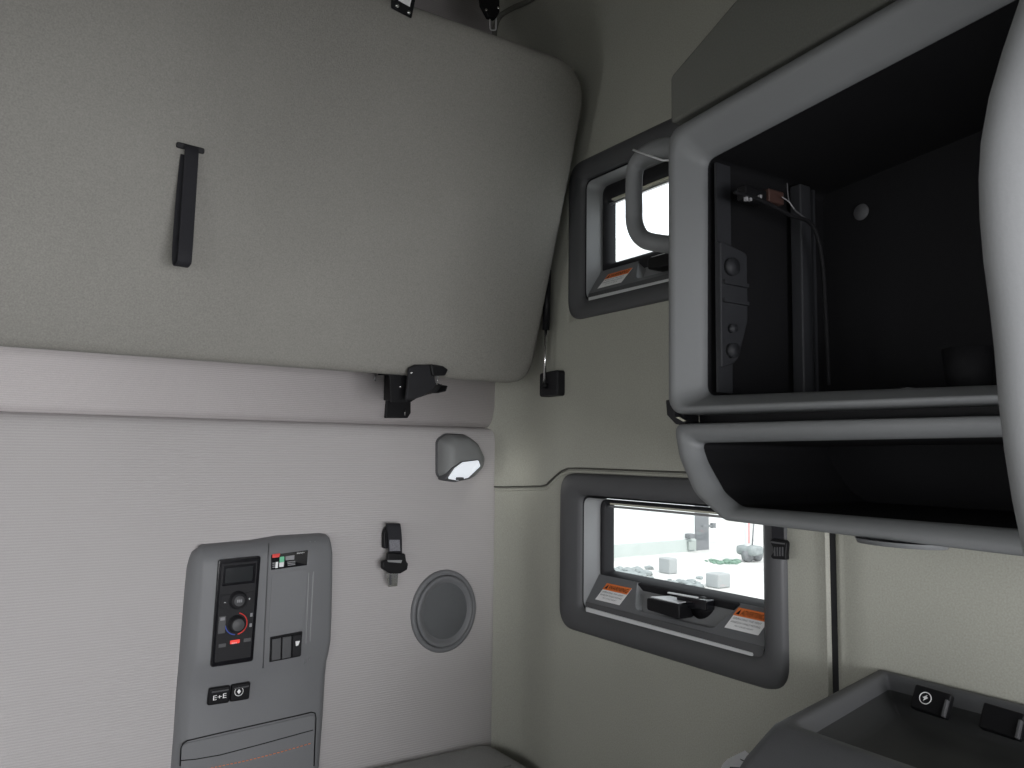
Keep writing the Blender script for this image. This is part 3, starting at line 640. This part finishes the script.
cr=lambda r,z:[V((cpx.x+r*math.cos(t*.2618),cpx.y+r*math.sin(t*.2618),z)) for t in range(24)]
cpx=on(0,-.15,968,370)
z0c=1.5565
s=loft('cup',[cr(.0,z0c+.001),cr(.022,z0c+.001),cr(.027,z0c+.055),cr(.0255,z0c+.055),cr(.021,z0c+.004),cr(0,z0c+.004)],M['dark'],None)
tag(s,'dark cup standing at the right inside the overhead cabinet bay','cup')
pa=[on(2,1.5575,*k) for k in ((878,383),(890,379),(903,374),(902,377),(892,381))]
a=on(0,-.2,880,383);
s=prism('paper_scrap',[V((p.x,p.y,1.562)) for p in (V((-.20,a.y+.0,0)),V((-.19,a.y-.028,0)),V((-.165,a.y-.030,0)),V((-.17,a.y-.002,0)))],(0,0,.001),M['scrap'])
for v in s.data.vertices: v.co.z+=.25*max(0,-(v.co.y-a.y))*.5
tag(s,'small pale paper scrap lying on the overhead cabinet bay floor','paper')
# buckle hanging over lower window's right edge
e=empty('strap_buckle',on(0,-.022,778,560))
QQ=lambda x,y,l=-.022:on(0,l,x,y)
bb=prism('buckle_body',[QQ(*k) for k in ((769,541),(772,538.5),(784,540),(786.5,543),(785.5,556),(786,560),(772,559),(770,556),(773,552),(772,547))],(.010,0,0),M['black'],e,bevel=.002)
prism('buckle_bar',[QQ(771,541,-.0235),QQ(785,543,-.0235),QQ(785,544.6,-.0235),QQ(771,542.8,-.0235)],(-.002,0,0),M['bezel'],bb,bevel=.0005)
for k in range(4):
    x=774.5+2.6*k; prism('buckle_rib',[QQ(x,547,-.0225),QQ(x+1.1,547.2,-.0225),QQ(x+1.1,556,-.0225),QQ(x,555.8,-.0225)],(-.0015,0,0),M['bezel'],bb)
band('webbing',[QQ(778,541,-.017),QQ(777,500,-.017),QQ(776,470,-.010)],.012,.001,M['web'],e,V((0,1,0)))
tag(e,'small black plastic strap buckle at the lower window frame corner below the cabinet','buckle'); adopt(e)
# ---------------------------------------------------------------- bedside console
e=empty('bedside_console',(-.2,-1.4,0))
ZT=1.179
# outer top outline (plan) : back-left corner near wall, front-left corner, front
bl=(-.004,-1.052); fl=(-.335,-1.130); fr=(-.345,-1.72); br=(-.004,-1.72)
def ringz(i,z,r=.02,ex=0,ey=0):
    pts=rpoly(offs([(bl[0],bl[1]+ey),(fl[0]-ex,fl[1]+ey),(fr[0]-ex,fr[1]),(br[0],br[1])],i) if i else [V((bl[0],bl[1]+ey)),V((fl[0]-ex,fl[1]+ey)),V((fr[0]-ex,fr[1])),V((br[0],br[1]))],[.004,r,.01,.004],8)
    return [(p.x,p.y,z) for p in pts]
loft('body',[ringz(0,.0,.02,.16,.0),ringz(0,1.05,.02,.16,.0),ringz(0,1.075,.02,.14,.0),ringz(0,1.10,.02,.115,.0),ringz(0,1.150,.02,.055,0),ringz(0,1.168,.02,.022),ringz(0,1.176,.02,.006),ringz(.004,ZT,.018),ringz(.014,ZT,.02),ringz(.018,ZT-.003,.03),ringz(.024,ZT-.02,.03)],M['console'],e)
loft('tray',[ringz(.0235,ZT-.019,.03),ringz(.038,ZT-.040,.03),ringz(.047,ZT-.045,.03),ringz(.1,ZT-.046,.01)],M['tray'],e,cap1=True)
for (px,py_,lab,ic) in ((932,702,'black socket with raised flap and round white symbol',True),(1003,722,'plain black socket cover at the right edge',False)):
    c=on(0,-.060,px,py_)
    ax=V((0,-.024,-.001)); az=V((.012,0,.020)).normalized()*.016; ay=az.cross(ax).normalized()*.006
    if ay.x>0: ay=-ay
    s1=obox('power_socket',c,ax,ay,az,M['black'],e,bevel=.003); s1['label']=lab
    obox('socket_lip',c+ax*.9-az*.3+ay*1.2,V((0,.002,0)),ay.normalized()*.003,az*.7,M['bezel'],s1,bevel=.001)
    if ic:
        o3=c-ax*.25+az*.05+ay*1.08
        ux=ax.normalized(); uz=az.normalized()
        tube('socket_icon',[o3+ux*.0075*math.cos(t*.3142)+uz*.0075*math.sin(t*.3142) for t in range(21)],.0006,M['white'],s1,n=5)
        prism('socket_icon',[o3+ux*a_+uz*b_ for a_,b_ in ((-.002,-.004),(.0035,.001),(.001,.002),(.002,.0045),(-.0035,0),(-.001,-.001))],ay.normalized()*.0004,M['white'],s1)
tag(e,'dark grey bedside console with recessed tray in the bottom right corner','console'); adopt(e)
# white printed paper on the console's shoulder
s=empty('printed_paper',(-.5,-1.12,1.075))
zz=1.079
K=lambda x,y,l=0:on(2,zz+l,x,y)
kk=[on(0,-.43,*k) for k in ((720,772),(728,762),(744,753.5),(760,766),(766,775))]
pt=[K(722,768),K(727,762),K(745,753),K(762,767),K(775,785),K(715,785)]
s_=prism('sheet',pt,(0,0,.004),M['paper'],s,bevel=.001)
prism('printed_bar',[K(740,759,.0045),K(741,760.2,.0045),K(756,767,.0045),K(757,765.8,.0045)],(0,0,.0004),M['black'],s_)
prism('printed_bar',[K(730,767,.0045),K(748,768,.0045),K(748,774,.0045),K(728,774,.0045)],(0,0,.0004),M['black'],s_)
tag(s,'white folded paper with black print beside the dark console','paper'); adopt(s)
# pillar cover close to the camera at right
e=empty('pillar_cover',(-.55,-1.55,1.0))
sil=[(1060,-130,.030),(1044,-70,.040),(1020,0,.05),(1003,50,.052),(990,95,.055),(982,140,.057),(980,175,.058),(981,215,.058),(985,260,.058),(991,305,.058),(996,350,.058),(1000,400,.059),(1006,450,.06),(1014,500,.062),(1024,548,.064),(1040,620,.066),(1058,700,.066)]
rings=[]
lf=RT.copy(); lf.z=0; lf.normalize(); fw=V((FW.x,FW.y,0)).normalized()
for x,y,r in sil:
    r*=.6; edge=CAM+.5*ray(x,y); c=edge+lf*r*1.02
    rings.append([c+lf*r*math.cos(t*math.pi/16)+fw*r*.55*math.sin(t*math.pi/16) for t in range(32)])
loft('padded_cover',rings,M['pillar'],e,cap0=True,cap1=True)
tag(e,'pale grey smooth curved pillar cover along the right edge, very close','pillar cover'); adopt(e)
# ================================================================ OUTSIDE
ZG=-1.3
GP=lambda x,y:on(2,ZG,x,y)
mk('ground',[(.4,-60,ZG),(120,-60,ZG),(120,120,ZG),(.4,120,ZG),(-60,120,ZG),(-60,-60,ZG)],[[0,1,2,3,4,5]],M['ground'],kind='structure')
a=GP(560,562); b=GP(709,549.5); dn=(b-a).normalized(); away=V((-dn.y,dn.x,0))
if away.dot(FW)<0: away=-away
e=empty('warehouse',(a+b)/2)
H=9
prism('wall',[a,b-dn*.62,b-dn*.62+V((0,0,H)),a+V((0,0,H))],away*4,M['bldg'],e)
prism('corner_pillar',[b-dn*.60,b,b+V((0,0,H)),b-dn*.60+V((0,0,H))],away*1.2-V((0,0,0)),M['bgrey'],e)
prism('plinth',[a-away*.05,b-dn*.62-away*.05,b-dn*.62-away*.05+V((0,0,.35)),a-away*.05+V((0,0,.35))],away*.06,plain('pale_plinth',(.5,.55,.53),.8),e)
prism('panel_line',[a-away*.04+V((0,0,3.9)),b-dn*.62-away*.04+V((0,0,3.9)),b-dn*.62-away*.04+V((0,0,3.95)),a-away*.04+V((0,0,3.95))],away*.05,M['bgrey'],e)
c=onp(a-away*.1,away,690,536); obox('meter_box',c,dn*.11,away*.1,V((0,0,.07)),M['bgrey'],e,bevel=.02)
c=onp(a-away*.1,away,692,545.5); obox('patch_panel',c,dn*.15,away*.03,V((0,0,.12)),plain('patch',(.38,.42,.4),.8),e)
c=onp(b-away*.3,away,707,526); obox('bracket_bar',c,dn*.22,away*.05,V((0,0,.03)),M['bgrey'],e)
c=onp(b-away*.3,away,713,525.5); obox('bracket_head',c,dn*.07,away*.05,V((0,0,.07)),M['bgrey'],e)
tag(e,'white clad building with grey corner pillar seen through lower window','building'); adopt(e)
c=GP(760,553); bl_=empty('distant_building',c)
prism('wall',[c-dn*9+away*9,c+dn*14+away*9,c+dn*14+away*9+V((0,0,6)),c-dn*9+away*9+V((0,0,6))],away*3,M['bldg'],bl_)
prism('yellow_stripe',[c-dn*9+away*8.95+V((0,0,1.1)),c+dn*14+away*8.95+V((0,0,1.1)),c+dn*14+away*8.95+V((0,0,1.5)),c-dn*9+away*8.95+V((0,0,1.5))],away*.05,plain('pale_yellow',(.75,.72,.45),.8),bl_)
tag(bl_,'pale building with yellow stripe far beyond the yard','building'); adopt(bl_)
def blob(name,pts,h,mat,label,cat,seed,group=None,n=26,par=None):
    rnd=random.Random(seed); bm=bmesh.new()
    for k in range(n):
        x=rnd.uniform(pts[0],pts[2]); y=rnd.uniform(pts[1],pts[3]); g=GP(x,y); s=h*rnd.uniform(.35,1)
        r=bmesh.ops.create_icosphere(bm,subdivisions=1,radius=s)
        for v in r['verts']:
            v.co=V((v.co.x*rnd.uniform(.8,1.5),v.co.y*rnd.uniform(.8,1.5),v.co.z*.6))+g+V((0,0,s*.3))
    me=bpy.data.meshes.new(name); bm.to_mesh(me); bm.free(); o=link(name,me,None,mat=mat); tag(o,label,cat,group,'stuff'); return o
blob('rubble',(612,569,650,577),.16,M['rub'],'low grey rubble heap outside at left of window view','rubble',1,n=34)
blob('rubble',(626,578,704,588),.12,M['rub'],'grey rubble strewn below the two blocks outside','rubble',2,n=44)
blob('weeds',(706,561,738,564.5),.10,M['veg'],'strip of green weeds across the yard outside','weeds',3,n=34)
for i,(x,y,w_2,h_2,lab) in enumerate(((668,573,.14,.36,'small grey concrete block standing by the rubble, further from the cab'),(718,587,.20,.30,'larger grey concrete block nearest the cab in the yard'))):
    g=GP(x,y); o=obox('concrete_block',g+V((0,0,h_2/2)),dn*w_2,away*.18,V((0,0,h_2/2)),plain('block_grey',(.38,.40,.40),.9),None,bevel=.03); tag(o,lab,'block','concrete blocks')
g=GP(750,561.5); e=empty('parked_machine',g)
obox('body',g+V((0,0,.30)),dn*.24,away*.3,V((0,0,.13)),M['rub'],e,bevel=.08)
obox('mast',g+V((0,0,.80))-dn*.1,dn*.07,away*.05,V((0,0,.42)),M['bldg'],e,bevel=.02)
obox('red_stripe',g+V((0,0,.85))-dn*.1-away*.06,dn*.03,away*.01,V((0,0,.35)),plain('faded_red',(.75,.35,.35),.7),e)
for s__ in (-.15,.24): 
    cc_=g+dn*s__+V((0,0,.165)); tube('wheel',[cc_-away*.12,cc_+away*.04],.16,M['bgrey'],e,n=20)
tube('boom',[g+V((0,0,.4))+dn*.1,g+V((0,0,1.2))+dn*.2],.02,M['bgrey'],e,n=8)
tag(e,'small parked machine with red striped mast outside the window','machine'); adopt(e)
# ================================================================ LIGHT
w=bpy.data.worlds.new('sky'); bpy.context.scene.world=w; w.use_nodes=True
bg=w.node_tree.nodes['Background']; bg.inputs[0].default_value=(.90,.96,1,1); bg.inputs[1].default_value=1.9
s=bpy.data.lights.new('sun','SUN'); s.energy=2.0; s.angle=.05; s.color=(1,.97,.92); so=bpy.data.objects.new('sun',s); C.objects.link(so); so.rotation_euler=(math.radians(38),math.radians(-12),math.radians(10))
def area(n,loc,rot,sx,sy,e,col):
    l=bpy.data.lights.new(n,'AREA'); l.shape='RECTANGLE'; l.size=sx; l.size_y=sy; l.energy=e; l.color=col
    o=bpy.data.objects.new(n,l); C.objects.link(o); o.location=loc; o.rotation_euler=rot; return o
area('windscreen_daylight',(-.85,YF+.01,1.22),(math.radians(90),0,0),1.3,.72,41,(.98,.97,1))   # faces +Y
area('door_window_daylight',(XL+.01,-2.38,1.5),(0,math.radians(-90),0),.55,.9,10,(.98,.98,1))       # faces +X
area('passenger_window_daylight',(-.03,-2.4,1.33),(0,math.radians(90),0),.5,.75,4,(1,.985,.97))
rl=area('reading_lamp_glow',(-.090,-.070,1.448),(0,0,0),.035,.02,.04,(1,.99,.95)); rl.rotation_euler=V((.75,-.45,-.5)).to_track_quat('-Z','Y').to_euler()
area('sleeper_window_daylight',(XL+.01,-.6,1.27),(0,math.radians(-90),0),.30,.55,3,(.98,.98,1))
# ---------------------------------------------------------------- camera
cd=bpy.data.cameras.new('camera'); co=bpy.data.objects.new('camera',cd); C.objects.link(co)
cd.sensor_width=36; cd.lens=F*36/1024; cd.clip_start=.02
from mathutils import Matrix
m=Matrix((RT,UP,-FW)).transposed().to_4x4(); m.translation=CAM; co.matrix_world=m
sc_=bpy.context.scene; sc_.camera=co
sc_.view_settings.view_transform='Standard'; sc_.view_settings.look='None'; sc_.view_settings.exposure=0; sc_.view_settings.gamma=1
